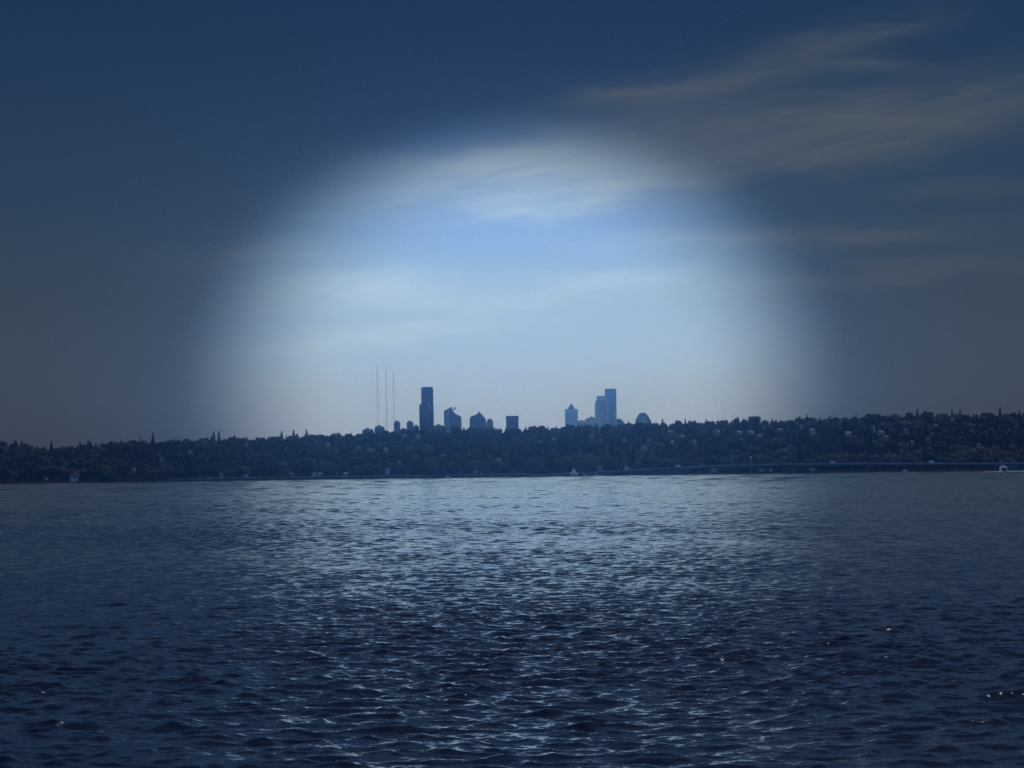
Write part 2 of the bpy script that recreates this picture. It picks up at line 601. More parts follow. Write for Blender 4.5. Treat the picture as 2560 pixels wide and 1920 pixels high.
ys = np.concatenate([np.array([2960, 2980, 2990, 2996, 3000, 3006]), np.arange(3015, 3700, 14), np.arange(3700, 4600, 90), np.array([5500, 6500, 7500, 8600, 9400])])
us = np.concatenate([np.array([-1.2, -.8, -.5, -.35]), np.linspace(-.27, .27, 260), np.array([.35, .5, .8, 1.2])])
GY, GU = np.meshgrid(ys, us, indexing='ij')
GX = GU * np.minimum(GY, 4600)
GZ = ground_z(GX, GY)
idx = np.arange(GX.size).reshape(GX.shape)
Fc = np.stack([idx[:-1, :-1].ravel(), idx[:-1, 1:].ravel(), idx[1:, 1:].ravel(), idx[1:, :-1].ravel()], 1)
tag(link('terrain', np_mesh('terrain', np.stack([GX.ravel(), GY.ravel(), GZ.ravel()], 1), Fc, M['ground'], True)), kind='structure')

# ------------------------------------------------------------------ shoreline: seawall and boulders
def seawall():
    rt = thing('seawall', (0, 0, 0), 'long low pale concrete seawall along the left and middle of the far shore', 'sea wall')
    mb = MB()
    x0, x1 = ray(420, 1190)[0] * 3004, ray(1330, 1190)[0] * 3004
    n = 40
    for i in range(n):
        a = x0 + (x1 - x0) * i / n
        b = x0 + (x1 - x0) * (i + 1) / n - 0.5
        mb.box(a, b, 3004, 3004.8, -0.5, 2.9 + random.uniform(-.15, .15))
    mb.build('wall', M['concrete'], rt)
    mb = MB()
    for i in range(n * 3):
        a = x0 + (x1 - x0) * i / (n * 3)
        mb.tube((a, 3004.4, 2.9), (a, 3004.4, 3.9), .05, n=4)
    mb.box(x0, x1, 3004.36, 3004.44, 3.86, 3.94)
    mb.build('railing', M['steel'], rt)


seawall()


def boulders():
    V, Fs = [], []
    base = np.array([(-1, -1, -1), (1, -1, -1), (1, 1, -1), (-1, 1, -1), (-1, -1, 1), (1, -1, 1), (1, 1, 1), (-1, 1, 1)]) * .5
    fc = np.array([(3, 2, 1, 0), (4, 5, 6, 7), (0, 1, 5, 4), (1, 2, 6, 5), (2, 3, 7, 6), (3, 0, 4, 7)])
    k = 0
    for i in range(1500):
        x = rng.uniform(-.24, .24) * 3000
        y = rng.uniform(2992, 3002)
        s = rng.uniform(.6, 1.7)
        v = base * s * rng.uniform(.7, 1.2, (8, 3)) * np.array([1.4, 1, .8])
        V.append(v + np.array([x, y, 0.1 + rng.uniform(0, .5)]))
        Fs.append(fc + k)
        k += 8
    o = link('shore_boulders', np_mesh('shore_boulders', np.concatenate(V), np.concatenate(Fs), M['rock']))
    tag(o, 'dark riprap boulders lining the waterline of the far shore', 'boulders', kind='stuff')


boulders()


# ------------------------------------------------------------------ trees
def leaf_quads(centers, size, out=None):
    n = len(centers)
    nrm = rng.normal(0, .28, (n, 3))
    nrm += out
    nrm /= np.linalg.norm(nrm, axis=1)[:, None]
    a = np.cross(nrm, rng.normal(0, 1, (n, 3)))
    a /= np.linalg.norm(a, axis=1)[:, None]
    b = np.cross(nrm, a)
    s = (size * rng.uniform(.6, 1.3, n))[:, None]
    a, b = a * s, b * s * .75
    V = np.stack([centers - a, centers - b * .9, centers + a, centers + b], 1).reshape(-1, 3)
    return V, np.arange(n * 4).reshape(n, 4)


def broadleaf(h, wd, n=420):
    lobes = []
    for _ in range(11):
        th, rr = rng.uniform(0, 6.28), rng.uniform(0, .36) * wd
        z = rng.uniform(.34, .86) * h
        k = math.sqrt(max(.15, 1 - abs((z / h - .55) / .55) ** 2))
        lobes.append((rr * k * math.cos(th), rr * k * math.sin(th), z, rng.uniform(.2, .32) * wd * (.6 + .4 * k)))
    lobes.append((0, 0, .62 * h, .33 * wd))
    c = []
    nn = []
    for i in range(n):
        l = lobes[rng.integers(len(lobes))]
        d = rng.normal(0, 1, 3)
        d /= np.linalg.norm(d)
        r_ = l[3] * rng.uniform(.75, 1.08)
        nn.append(d)
        c.append((l[0] + d[0] * r_, l[1] + d[1] * r_, l[2] + d[2] * r_ * .85))
    c = np.array(c)
    c[:, 2] = np.maximum(c[:, 2], .08 * h)
    return leaf_quads(c, .075 * wd + .3, np.array(nn))


def conifer(h, wd, n=380):
    c = []
    nn = []
    for i in range(n):
        t = rng.uniform(0, 1) ** 1.35
        z = h * (.07 + .93 * t)
        tier = .72 + .28 * abs(math.sin(t * 17 + 1))
        r_ = wd / 2 * (1 - t) ** .85 * tier * rng.uniform(.55, 1.08)
        th = rng.uniform(0, 6.28)
        nn.append((math.cos(th), math.sin(th), .5))
        c.append((r_ * math.cos(th), r_ * math.sin(th), z - r_ * .18))
    return leaf_quads(np.array(c), .07 * wd + .3, np.array(nn))


def trunk_mesh(h, wd, kind):
    mb = MB()
    mb.tube((0, 0, -1), (0, 0, h * (.9 if kind == 'c' else .45)), .028 * h * .8, .004 * h, 6)
    if kind == 'b':
        for i in range(5):
            th = i * 1.3
            mb.tube((0, 0, h * (.22 + .04 * i)), (math.cos(th) * wd * .26, math.sin(th) * wd * .26, h * (.5 + .05 * i)), .009 * h, .003 * h, 5)
    return mb


SPECIES = []   # kind, h, w, material, label kind
for kind, h, wd, m_, n in (('b', 15, 15, 'leaf_mid', 520), ('b', 12, 13, 'leaf_pale', 460), ('b', 17, 14, 'leaf_mid', 520), ('b', 11, 11, 'leaf_mid', 400), ('b', 14, 17, 'leaf_pale', 520), ('b', 16, 13, 'leaf_dark', 460),
                           ('c', 19, 9.5, 'leaf_dark', 420), ('c', 22, 11, 'leaf_dark', 460), ('c', 16, 6.5, 'leaf_dark', 360), ('c', 17, 11, 'leaf_mid', 380)):
    V, Fc = broadleaf(h, wd, n) if kind == 'b' else conifer(h, wd, n)
    name = 'broadleaf_tree' if kind == 'b' else 'conifer_tree'
    tm = trunk_mesh(h, wd, kind)
    tb = tm.build('trunk', M['bark'])
    SPECIES.append(dict(kind=kind, h=h, w=wd, mat=m_, V=V, F=Fc, crown=np_mesh('crown', V, Fc, M[m_]), trunk=tb.data, name=name))
    bpy.data.objects.remove(tb)

# houses: (px, py of the wall's centre, width in px, kind)
HOUSES = [
    (335, 1174, 9, 1), (404, 1149, 9, 0), (476, 1131, 10, 0), (525, 1196, 10, 2), (554, 1187, 10, 0), (117, 1198, 8, 1), (617, 1112, 10, 2), (615, 1191, 10, 1),
    (728, 1188, 11, 0), (785, 1186, 12, 2), (799, 1187, 9, 0), (864, 1186, 12, 1), (895, 1120, 13, 2), (923, 1124, 9, 0), (932, 1125, 9, 1), (964, 1124, 11, 1), (789, 1153, 10, 1),
    (820, 1113, 16, 3), (1013, 1091, 12, 2), (1045, 1092, 11, 0), (1122, 1078, 12, 1), (998, 1156, 9, 1), (1039, 1142, 10, 2), (969, 1174, 10, 1), (1190, 1182, 11, 0), (1204, 1186, 9, 2),
    (1107, 1140, 10, 3), (1246, 1150, 12, 3), (1385, 1098, 8, 0), (1481, 1089, 8, 1), (1350, 1106, 9, 1), (1502, 1100, 9, 2), (1559, 1101, 9, 3), (1609, 1122, 13, 0), (1623, 1100, 10, 2), (1680, 1107, 9, 0), (1676, 1082, 16, 3), (1736, 1106, 10, 1),
    (1793, 1083, 13, 0), (1845, 1084, 16, 2), (1877, 1083, 14, 1), (1706, 1092, 11, 1), (1900, 1090, 13, 3), (2004, 1067, 9, 0), (1950, 1076, 14, 3), (2030, 1077, 13, 1), (2030, 1087, 12, 2), (2121, 1086, 17, 1), (2183, 1069, 10, 0), (2202, 1083, 14, 1), (2262, 1079, 16, 2), (2280, 1104, 8, 1),
    (2380, 1049, 9, 1), (2340, 1064, 10, 3), (2447, 1112, 8, 1), (2320, 1096, 11, 2), (2216, 1093, 10, 3), (1565, 1166, 7, 2), (1500, 1168, 8, 1),
]
LANDMARKS = [(-60, 'the leftmost shore'), (186, 'the white boathouse'), (382, 'the tallest left ridge tree'), (545, 'the twin left ridge trees'), (766, 'the three pointed ridge trees'), (945, 'the first thin mast'), (985, 'the third thin mast'),
             (1066, 'the dark tallest tower'), (1130, 'the slant-topped tower'), (1195, 'the peaked office tower'), (1281, 'the flat-topped dark block'), (1428, 'the pyramid-roofed tower'), (1525, 'the pale paired skyscrapers'), (1608, 'the domed building'),
             (1690, 'the long ramp of the bridge'), (1830, 'the short ridge mast'), (1877, 'the tall bridge mast'), (2100, 'the level bridge'), (2293, 'the lone right-hand pointed tree'), (2508, 'the motor yacht')]

# place houses on the slope: find the distance at which the line of sight meets the ground
house_spots = []
for px, py, wpx, kd in HOUSES:
    a, b = ray(px, py)
    ds = np.linspace(3012, 3640, 200)
    zg = ground_z(a * ds, ds) + 7.0       # the eye reaches houses a storey or two above the ground
    los = CAMH + b * ds
    hit = np.nonzero(los < zg)[0]
    d = ds[hit[0]] if len(hit) else 3600.0
    house_spots.append((px, py, wpx, kd, a, d))

# trees: jittered rows from the shore up to the ridge
trees = []
tv = 0.0
Y = 3012.0
row = 0
while Y < 3650:
    x = -.205 * Y + rng.uniform(0, 8)
    while x < .205 * Y:
        u = x / Y
        pxx = 1280 + u * F
        right = 1 / (1 + math.exp(-(u - .02) * 60))
        shore = row < 3
        ridge = Y > 3560
        p_con = .30 if not shore else .08
        p_con = .34 - .28 * right if (ridge) else p_con
        if 3100 < Y < 3330 and u > 0:
            p_con = .5
        if rng.uniform() < p_con:
            s = int(rng.choice([6, 7, 8, 9], p=[.4, .25, .1, .25]))
        else:
            s = int(rng.choice([0, 1, 3, 4], p=[.2, .35, .15, .3])) if shore and right > .3 else int(rng.choice([0, 1, 2, 3, 4, 5], p=[.2, .22, .13, .17, .13, .15])) if right > .4 or shore else int(rng.choice([0, 2, 3, 5, 1]))
        k = rng.uniform(.75, 1.3) if not ridge else rng.uniform(.6, .95)
        if shore:
            k *= .9
        trees.append([x, Y + rng.uniform(-8, 8), s, k, row, ridge])
        x += SPECIES[s]['w'] * k * rng.uniform(.55, 1.0)
    row += 1
    Y += 24 + row * 1.0
# the pointed trees that stand out on the skyline: px, py of tip
for px, py in ((128, 1100), (220, 1098), (382, 1081), (352, 1093), (534, 1078), (547, 1077), (704, 1077), (734, 1074), (766, 1073), (1656, 1046), (1570, 1052), (1713, 1047), (2293, 1021), (2380, 1023), (2400, 1022), (2500, 1017), (2017, 1036), (2140, 1035), (1478, 1060), (1990, 1042), (1765, 1047), (200, 1103), (8, 1101), (1930, 1045)):
    a, b = ray(px, py)
    d = RIDGE_D - 4
    tip = CAMH + b * d
    gz = float(ground_z(a * d, d))
    s = 8 if py not in (1036, 1035) else 6
    trees.append([a * d, d, s, (tip - gz) / SPECIES[s]['h'], 99, True])

keep = []
for t in trees:
    sp = SPECIES[t[2]]
    z = float(ground_z(t[0], t[1]))
    if t[4] != 99:
        # height limit so that the skyline keeps its outline
        wr = float(np.interp(t[0] / t[1], ru, rw))
        lim = CAMH + (wr + .0004) * t[1]
        if z + sp['h'] * t[3] > lim:
            t[3] = max(.3, (lim - z) / sp['h'] * rng.uniform(.93, 1.0))
    ok = True
    for px, py, wpx, kd, a, d in house_spots:
        if t[1] < d + 6:
            zh = CAMH + ray(px, py)[1] * d
            top = z + sp['h'] * t[3]
            # the crown would cover the house wall as seen from across the lake
            if abs(t[0] / t[1] - a) * F < wpx * .42 + sp['w'] * t[3] * .36 / t[1] * F and (top - CAMH) / t[1] > (zh - CAMH) / d - 1.5 / F and (z - CAMH) / t[1] < (zh - CAMH) / d + 4 / F:
                if abs(t[1] - d) > 9:
                    ks = ((zh - CAMH) / d * t[1] + CAMH - z - 2.2) / sp['h']
                    if ks > .3:
                        t[3] = min(t[3], ks)
                        continue
                ok = False
    if ok:
        keep.append((t, z))

# the ones that show largest stay single; the rest is one wood
score = []
for i, (t, z) in enumerate(keep):
    sp = SPECIES[t[2]]
    s_ = sp['h'] * sp['w'] * t[3] ** 2 * (3.0 if t[4] == 99 else 2.2 if t[4] <= 1 else 1.2 if t[5] else .8)
    score.append((-s_, i))
score.sort()
single = set(i for _, i in score[:290])
LBL = {('b', 'shore'): 'round leafy tree standing at the water edge of the wooded far shore',
       ('b', 'slope'): 'round leafy tree standing out on the far hillside',
       ('b', 'ridge'): 'round leafy tree on the crest of the far wooded ridge',
       ('c', 'shore'): 'dark pointed conifer near the water on the far shore',
       ('c', 'slope'): 'dark pointed conifer standing out on the far hillside',
       ('c', 'ridge'): 'dark pointed conifer on the crest of the far wooded ridge'}
CNT = {'leaf_pale': 'pale ', 'leaf_mid': '', 'leaf_dark': 'dark '}
sky_labels = set()
SV, SF, SM, kk = [], [], [], 0
MI = {'leaf_dark': 0, 'leaf_mid': 1, 'leaf_pale': 2}
for i, (t, z) in enumerate(keep):
    sp = SPECIES[t[2]]
    rz = rng.uniform(0, 6.28)
    wide = rng.uniform(.9, 1.12)
    if i in single:
        zone = 'shore' if t[4] <= 1 else 'ridge' if t[5] else 'slope'
        side = 'left half' if t[0] < 0 else 'right half'
        lab = LBL[(sp['kind'], zone)]
        if sp['kind'] == 'b':
            lab = {'leaf_pale': 'pale ', 'leaf_mid': 'mid-toned ', 'leaf_dark': 'darkest '}[sp['mat']] + lab
        elif sp['mat'] == 'leaf_mid':
            lab = lab.replace('dark pointed', 'lighter broad')
        lab += ', ' + side if len(lab.split()) < 15 else ''
        if t[4] == 99:
            ppx = round(1280 + t[0] / t[1] * F)
            near = min(LANDMARKS, key=lambda L: abs(L[0] - ppx))
            sd_ = 'right' if near[0] < ppx else 'left'
            lab = f'thin skyline conifer just {sd_} of {near[1]}'
            if abs(near[0] - ppx) < 14:
                lab = f'thin skyline conifer at {near[1]}'
            lab = {382: 'tallest pointed tree on the left part of the ridge', 2293: 'lone pointed tree on the right ridge above the smooth crowns',
                   704: 'leftmost of three pointed ridge trees in the bright sky', 734: 'middle of three pointed ridge trees in the bright sky', 766: 'rightmost of three pointed ridge trees in the bright sky',
                   534: 'left one of the twin thin trees on the left ridge', 547: 'right one of the twin thin trees on the left ridge'}.get(
                       min((382, 2293, 704, 734, 766, 534, 547), key=lambda q: abs(q + 0 - ppx)) if min(abs(q - ppx) for q in (382, 2293, 704, 734, 766, 534, 547)) < 6 else 0, lab)
        if t[4] == 99:
            if lab in sky_labels:
                lab = lab.replace('just', 'farther')
            sky_labels.add(lab)
        o = thing(sp['name'], (t[0], t[1], z), lab, 'tree', 'trees of the wooded far shore', rz)
        o.scale = (t[3] * wide, t[3] * wide, t[3])
        link('crown', sp['crown'], o)
        link('trunk', sp['trunk'], o)
    else:
        c_, s_ = math.cos(rz), math.sin(rz)
        v = sp['V'] * t[3]
        vx = (v[:, 0] * c_ - v[:, 1] * s_) * wide + t[0]
        vy = (v[:, 0] * s_ + v[:, 1] * c_) * wide + t[1]
        SV.append(np.stack([vx, vy, v[:, 2] + z], 1))
        SF.append(sp['F'] + kk)
        SM.append(np.full(len(sp['F']), MI[sp['mat']]))
        kk += len(v)
wood = link('woodland', np_mesh('woodland', np.concatenate(SV), np.concatenate(SF), [M['leaf_dark'], M['leaf_mid'], M['leaf_pale']], mi=np.concatenate(SM)))
tag(wood, 'dense mixed wood covering the hillside of the far shore', 'wood', kind='stuff')


# low scrub along the foot of the slope
SV, SF, SM, kk = [], [], [], 0
for i in range(620):
    x = rng.uniform(-.215, .215) * 3010
    y = rng.uniform(3005, 3060)
    sp = SPECIES[int(rng.choice([0, 1, 3, 3]))]
    k_ = rng.uniform(.16, .34)
    v = sp['V'] * np.array([k_ * 1.6, k_ * 1.6, k_])
    SV.append(v + np.array([x, y, float(ground_z(x, y)) - .4]))
    SF.append(sp['F'] + kk)
    SM.append(np.full(len(sp['F']), MI[sp['mat']]))
    kk += len(v)
scrub = link('shore_scrub', np_mesh('shore_scrub', np.concatenate(SV), np.concatenate(SF), [M['leaf_dark'], M['leaf_mid'], M['leaf_pale']], mi=np.concatenate(SM)))
tag(scrub, 'low scrub growing along the foot of the wooded far shore', 'scrub', kind='stuff')

# ------------------------------------------------------------------ houses on the slope
def make_house(name, wallm, roofm, wd, dp, h, storeys, hip):
    rt = thing(name, (0, 0, 0), 'pale house', 'house', 'houses among the trees of the far shore')
    MB().box(-wd / 2, wd / 2, -dp / 2, dp / 2, -6, h).build('wall', M[wallm], rt)
    mb = MB()
    o = .6
    if hip:
        mb.box(-wd / 2 - o, wd / 2 + o, -dp / 2 - o, dp / 2 + o, h + .01, h + 2.2, .45, .05)
    else:
        mb.front([(-wd / 2 - o, h + .01), (wd / 2 + o, h + .01), (wd / 2 + o, h + .25), (0, h + 2.6), (-wd / 2 - o, h + .25)], -dp / 2 - o, dp / 2 + o)
    rf = mb.build('roof', M[roofm], rt)
    MB().box(wd * .2, wd * .2 + .9, 0, .9, h + .3, h + 3.2).build('chimney', M['dark_concrete'], rf)
    nwin = max(2, int(wd / 3))
    for s in range(storeys):
        for i in range(nwin):
            x = -wd / 2 + (i + .5) * wd / nwin
            z = h - 1.9 - s * 2.9
            f = MB().box(x - .75, x + .75, -dp / 2 - .07, -dp / 2 + .02, z - .65, z + .75).build('window', M['white'], rt)
            MB().box(x - .62, x + .62, -dp / 2 - .1, -dp / 2 - .06, z - .52, z + .62).build('pane', M['glass'], f)
    MB().box(-wd / 2 + .6, -wd / 2 + 1.6, -dp / 2 - .06, -dp / 2 + .02, h - 2.9 * storeys, h - 2.9 * storeys + 2.1).build('door', M['shingle'], rt)
    return rt


PROTO = [make_house('house', 'house_white', 'pale_roof', 6, 7, 4.6, 1, False), make_house('house', 'cream', 'shingle', 8, 8, 5.5, 2, True),
         make_house('house', 'grey', 'pale_roof', 9, 8, 4.2, 1, False), make_house('house', 'tan', 'shingle', 10, 9, 5.8, 2, True)]
KINDW = ['small white gabled house', 'cream hip-roofed house', 'grey pale-roofed house', 'tan two-storey house']
SIZEW = [6, 8, 9, 10]
seen_lab = {}
used = [False] * 4
for px, py, wpx, kd, a, d in sorted(house_spots):
    near = min(LANDMARKS, key=lambda L: abs(L[0] - px))
    dpx = px - near[0]
    rel = 'below' if abs(dpx) < 15 else 'to the right of' if dpx > 0 else 'to the left of'
    if 'ridge' in near[1] and rel == 'below':
        rel = 'under'
    top = 1115 if px > 1000 else 1128
    lev = 'by the water' if py > 1158 - (px - 1280) * .0137 + 8 else 'high up' if py < top else 'mid-slope'
    lab = f'{KINDW[kd]} {lev}, {rel} {near[1]}'
    n = seen_lab.get(lab, 0)
    seen_lab[lab] = n + 1
    if n:
        lab = f'{KINDW[kd]} {lev}, {["", "farther", "farthest"][n]} {rel} {near[1]}'
    s = wpx * d / F / SIZEW[kd] * 1.0
    zc = CAMH + ray(px, py)[1] * d
    hgt = [4.6, 5.5, 4.2, 5.8][kd]
    loc = (a * d, d, zc - (hgt - 1.5) * s)
    rz = random.uniform(-.45, .45) - a
    if not used[kd]:
        o = PROTO[kd]
        o.location, o.rotation_euler, o.scale = loc, (0, 0, rz), (s, s, s)
        used[kd] = True
        o['label'] = lab
    else:
        dup(PROTO[kd], loc, rz, (s, s, s), lab)

# white boathouse at far left
p = W(186, 1200, 2997)
rt = thing('boathouse', (p.x, p.y, 0), 'low white boathouse with a grey upper storey at the left shore', 'boathouse')
MB().box(-3.9, 3.9, -3, 3, -.3, 4.2).build('wall', M['white'], rt)
MB().box(-5, 5, -4, 4, 4.21, 4.6).build('deck', M['dark_concrete'], rt)
MB().box(-4.6, 4.6, -2, 3.5, 4.6, 7.4).build('upper_storey', M['grey'], rt)
MB().front([(-5.2, 7.41), (5.2, 7.41), (0, 9.4)], -2.6, 4).build('roof', M['shingle'], rt)
for x in (-2.6, 0, 2.6):
    f = MB().box(x - .9, x + .9, -3.08, -2.99, .4, 2.8).build('bay_door', M['cream'], rt)
    w_ = MB().box(x - .7, x + .7, -2.1, -1.98, 5.2, 6.6).build('window', M['glass'], rt)

# long pale lakeside building behind the bridge at far right
p = W(2520, 1152, 3010)
rt = thing('long_building', (p.x, p.y, 0), 'long low pale building behind the bridge above the motor yacht', 'building')
zt = p.z + 1.5
MB().box(-10, 9, -4, 4, 0, zt - .6).build('wall', M['grey'], rt)
MB().box(-11, 10, -4.6, 4.6, zt - .59, zt).build('roof', M['pale_roof'], rt)
for i in range(6):
    MB().box(-9 + i * 3, -7.4 + i * 3, -4.1, -3.98, zt - 2.4, zt - 1.1).build('window', M['glass'], rt)

# sheds seen under the bridge
for px, py, wp, lab in ((1903, 1173, 16, 'pale low shed under the bridge just right of the tall bridge mast'), (1925, 1172, 12, 'second pale shed under the bridge, right of the tall bridge mast'), (2030, 1171, 14, 'low pale shed seen between the piers of the level bridge'),
                       (1785, 1172, 16, 'low pale shed under the bridge ramp left of the tall mast')):
    p = W(px, py, 3004)
    rt = thing('shed', (p.x, p.y, 0), lab, 'shed', 'sheds on the shore under the bridge')
    wm = wp * 3004 / F
    MB().box(-wm / 2, wm / 2, -2.5, 2.5, 0, p.z - .3).build('wall', M['tan'], rt)
    MB().front([(-wm / 2 - .4, p.z - .29), (wm / 2 + .4, p.z - .29), (0, p.z + 1.1)], -3, 3).build('roof', M['pale_roof'], rt)
    MB().box(-.9, .9, -2.58, -2.49, .2, 2.4).build('door', M['white'], rt)

# ------------------------------------------------------------------ skyline towers
def extent(px0, px1, pyt, D):
    pm = (px0 + px1) / 2
    a = W(px0, pyt, D)
    b = W(px1, pyt, D)
    c = W(pm, pyt, D)
    return (a.x + b.x) / 2, b.x - a.x, c.z


GZB = 8.0


def tower(name, px0, px1, pyt, D, label, cat='skyscraper'):
    cx, wd, zt = extent(px0, px1, pyt, D)
    return thing(name, (cx, D, GZB), label, cat), wd, zt - GZB


def hz(py, px, D):
    return W(px, py, D).z - GZB


# 1 dark stepped skyscraper
D = 5200
rt, wd, zt = tower('skyscraper', 1048, 1083, 968, D, 'tallest dark skyscraper with a stepped left side, left of centre')
pxm = wd / 35
x0 = -wd / 2
def notched(xa, xb, dp, n=.12):
    w2 = xb - xa
    k = n * w2
    return [(xa, -dp / 2 + k), (xa + k, -dp / 2), (xb - k, -dp / 2), (xb, -dp / 2 + k), (xb, dp / 2 - k), (xb - k, dp / 2), (xa + k, dp / 2), (xa, dp / 2 - k)]
MB().prism(notched(x0, wd / 2, 30), 0, hz(1011, 1066, D)).build('lower_tower', M['tower_dark'], rt)
MB().prism(notched(x0 + 5 * pxm, wd / 2 - .3, 26), hz(1011, 1066, D) + .01, zt - 2).build('upper_tower', M['tower_dark'], rt)
MB().prism(notched(x0 + 6 * pxm, wd / 2 - 1.2, 22), zt - 2, zt).build('roof_crown', M['dark_concrete'], rt)
zz = hz(1012, 1076, D)
MB().front([(wd / 2 - 13 * pxm, zz + 2 * pxm), (wd / 2 - 9 * pxm, zz + 4 * pxm), (wd / 2 - 1.6 * pxm, zz - 12 * pxm), (wd / 2 - 3.4 * pxm, zz - 16 * pxm)], -15.4, -15.05).build('slanted_reflection', M['tower_blue'], rt)  # lighter slanted patch painted on for a reflection

# 2 slanted top with a curved scoop
D = 5700
rt, wd, zt = tower('skyscraper', 1110, 1153, 1018, D, 'mid-height office tower with slanted top and scooped right shoulder')
q = wd / 43
px = lambda x, y: ((x - 1131.5) * q, hz(y, x, D))
pz = lambda y: hz(y, 1131.5, D)
out = [px(1110, 1070), px(1110, 1028), px(1117, 1024), px(1130, 1017), px(1131, 1024), px(1134, 1030), px(1139, 1035), px(1145, 1038), px(1152, 1041), px(1153, 1045), px(1153, 1070)]
out[0] = (out[0][0], 0)
out[-1] = (out[-1][0], 0)
MB().front(out[::-1], -16, 16).build('tower_body', M['tower_mid'], rt)
g0 = px(1111, 1070)
MB().front([(px(1112, 1)[0], 20), (px(1124, 1)[0], 20), (px(1124, 1)[0], px(1124, 1027)[1]), (px(1112, 1)[0], px(1112, 1032)[1])], -16.4, -16.05).build('glass_bay', M['tower_blue'], rt)
# pale curved piece put in for the sun glint on the scoop
cc = px(1136, 1021)
mb = MB()
pts = [(cc[0] + 3.4 * q * math.cos(t), cc[1] + 5 * q * math.sin(t)) for t in np.linspace(-2.6, 1.2, 9)]
mb.front([pts[i] for i in range(9)], -3, 3)
mb.build('curved_sun_glint', M['lit_glass'], rt)

# 3 peaked
D = 5500
rt, wd, zt = tower('office_tower', 1174, 1215, 1033, D, 'broad office tower with a shallow off-centre peak', 'office tower')
q = wd / 41
px = lambda x, y: ((x - 1194.5) * q, hz(y, x, D))
pz = lambda y: hz(y, 1194.5, D)
MB().front([(px(1174, 1)[0], 0), px(1174, 1047), px(1178, 1041), px(1190, 1037), px(1198, 1031), px(1206, 1037), px(1212, 1045), (px(1215, 1)[0], px(1215, 1050)[1]), (px(1215, 1)[0], 0)][::-1], -15, 15).build('tower_body', M['tower_mid'], rt)
MB().box(px(1196, 1)[0], px(1200, 1)[0], -3, 3, px(1198, 1033)[1], px(1198, 1029.5)[1]).build('roof_plant', M['dark_concrete'], rt)
rt, wd, zt = tower('office_block', 1216, 1233, 1049, 5400, 'narrow lower block against the right side of the peaked office tower', 'office block')
MB().box(-wd / 2, wd / 2, -10, 10, 0, zt - 3, .98).build('block_body', M['tower_mid'], rt)
MB().box(-wd / 3, wd / 3, -6, 6, zt - 3, zt + 1).build('roof_plant', M['dark_concrete'], rt)
# 4 flat top
rt, wd, zt = tower('office_tower', 1265, 1296, 1040, 5100, 'square flat-topped office tower with a dark cornice, alone at the centre', 'office tower')
MB().box(-wd / 2, wd / 2, -11, 11, 0, zt - 5).build('tower_body', M['tower_mid'], rt)
MB().box(-wd / 2 - .4, wd / 2 + .4, -11.4, 11.4, zt - 4.99, zt).build('cornice', M['dark_concrete'], rt)
# 5 small blocks left of the tall one
for x0_, x1_, yt, D_, lab in ((985, 1000, 1054, 4900, 'small square block at the foot of the third thin mast'), (1017, 1033, 1054, 4900, 'small square block just left of the tallest dark skyscraper'),
                         (937, 961, 1066, 4700, 'broad low block at the foot of the first thin mast'), (906, 934, 1073, 4600, 'broad lowest block farthest left in the skyline'), (1085, 1109, 1063, 5300, 'low flat block between the tallest dark skyscraper and the slant-topped tower'),
                         (1034, 1047, 1064, 5000, 'low block tucked against the left foot of the tallest dark skyscraper'), (1000, 1016, 1073, 4900, 'low connecting block between the two small square blocks')):
    rt, wd, zt = tower('office_block', x0_, x1_, yt, D_, lab, 'office block')
    MB().box(-wd / 2, wd / 2, -9, 9, 0, zt - 2).build('block_body', M['tower_mid'], rt)
    MB().box(-wd * .42, wd * .42, -7, 7, zt - 1.99, zt).build('parapet', M['concrete'], rt)
    MB().box(-wd * .2, wd * .1, -4, 4, zt + .01, zt + 2).build('roof_plant', M['dark_concrete'], rt)

# 8 pyramid-roofed tower
D = 8200
rt, wd, zt = tower('pyramid_roof_tower', 1412, 1444, 1008, D, 'pale square tower with a pyramid roof, left of the paired skyscrapers')
q = wd / 32
zs = hz(1024, 1428, D)
MB().box(-wd / 2, wd / 2, -wd / 2, wd / 2, 0, zs - 4 * q).build('tower_body', M['tower_pale'], rt)
MB().box(-wd / 2 + 1.2 * q, wd / 2 - 1.2 * q, -wd / 2 + 2, wd / 2 - 2, zs - 4 * q, zs).build('upper_storeys', M['tower_pale'], rt)
mb = MB()
for sx in (-1, 1):
    for sy in (-1, 1):
        mb.box(sx * (wd / 2 - 1.6 * q) - 1.6 * q, sx * (wd / 2 - 1.6 * q) + 1.6 * q, sy * (wd / 2 - 4) - 3, sy * (wd / 2 - 4) + 3, zs - 4 * q + .01, zs + 1.2 * q)
mb.build('corner_turrets', M['tower_pale'], rt)
pr = MB().prism([(-10 * q, -10 * q), (10 * q, -10 * q), (10 * q, 10 * q), (-10 * q, 10 * q)], zs + .01, zs + 4 * q, .8).prism([(-8 * q, -8 * q), (8 * q, -8 * q), (8 * q, 8 * q), (-8 * q, 8 * q)], zs + 4.01 * q, zt - 1 * q, .06).build('pyramid_roof', M['shingle'], rt)
MB().tube((0, 0, zt - 2 * q), (0, 0, zt + 1.5 * q), .8, .3).build('finial', M['steel'], pr)

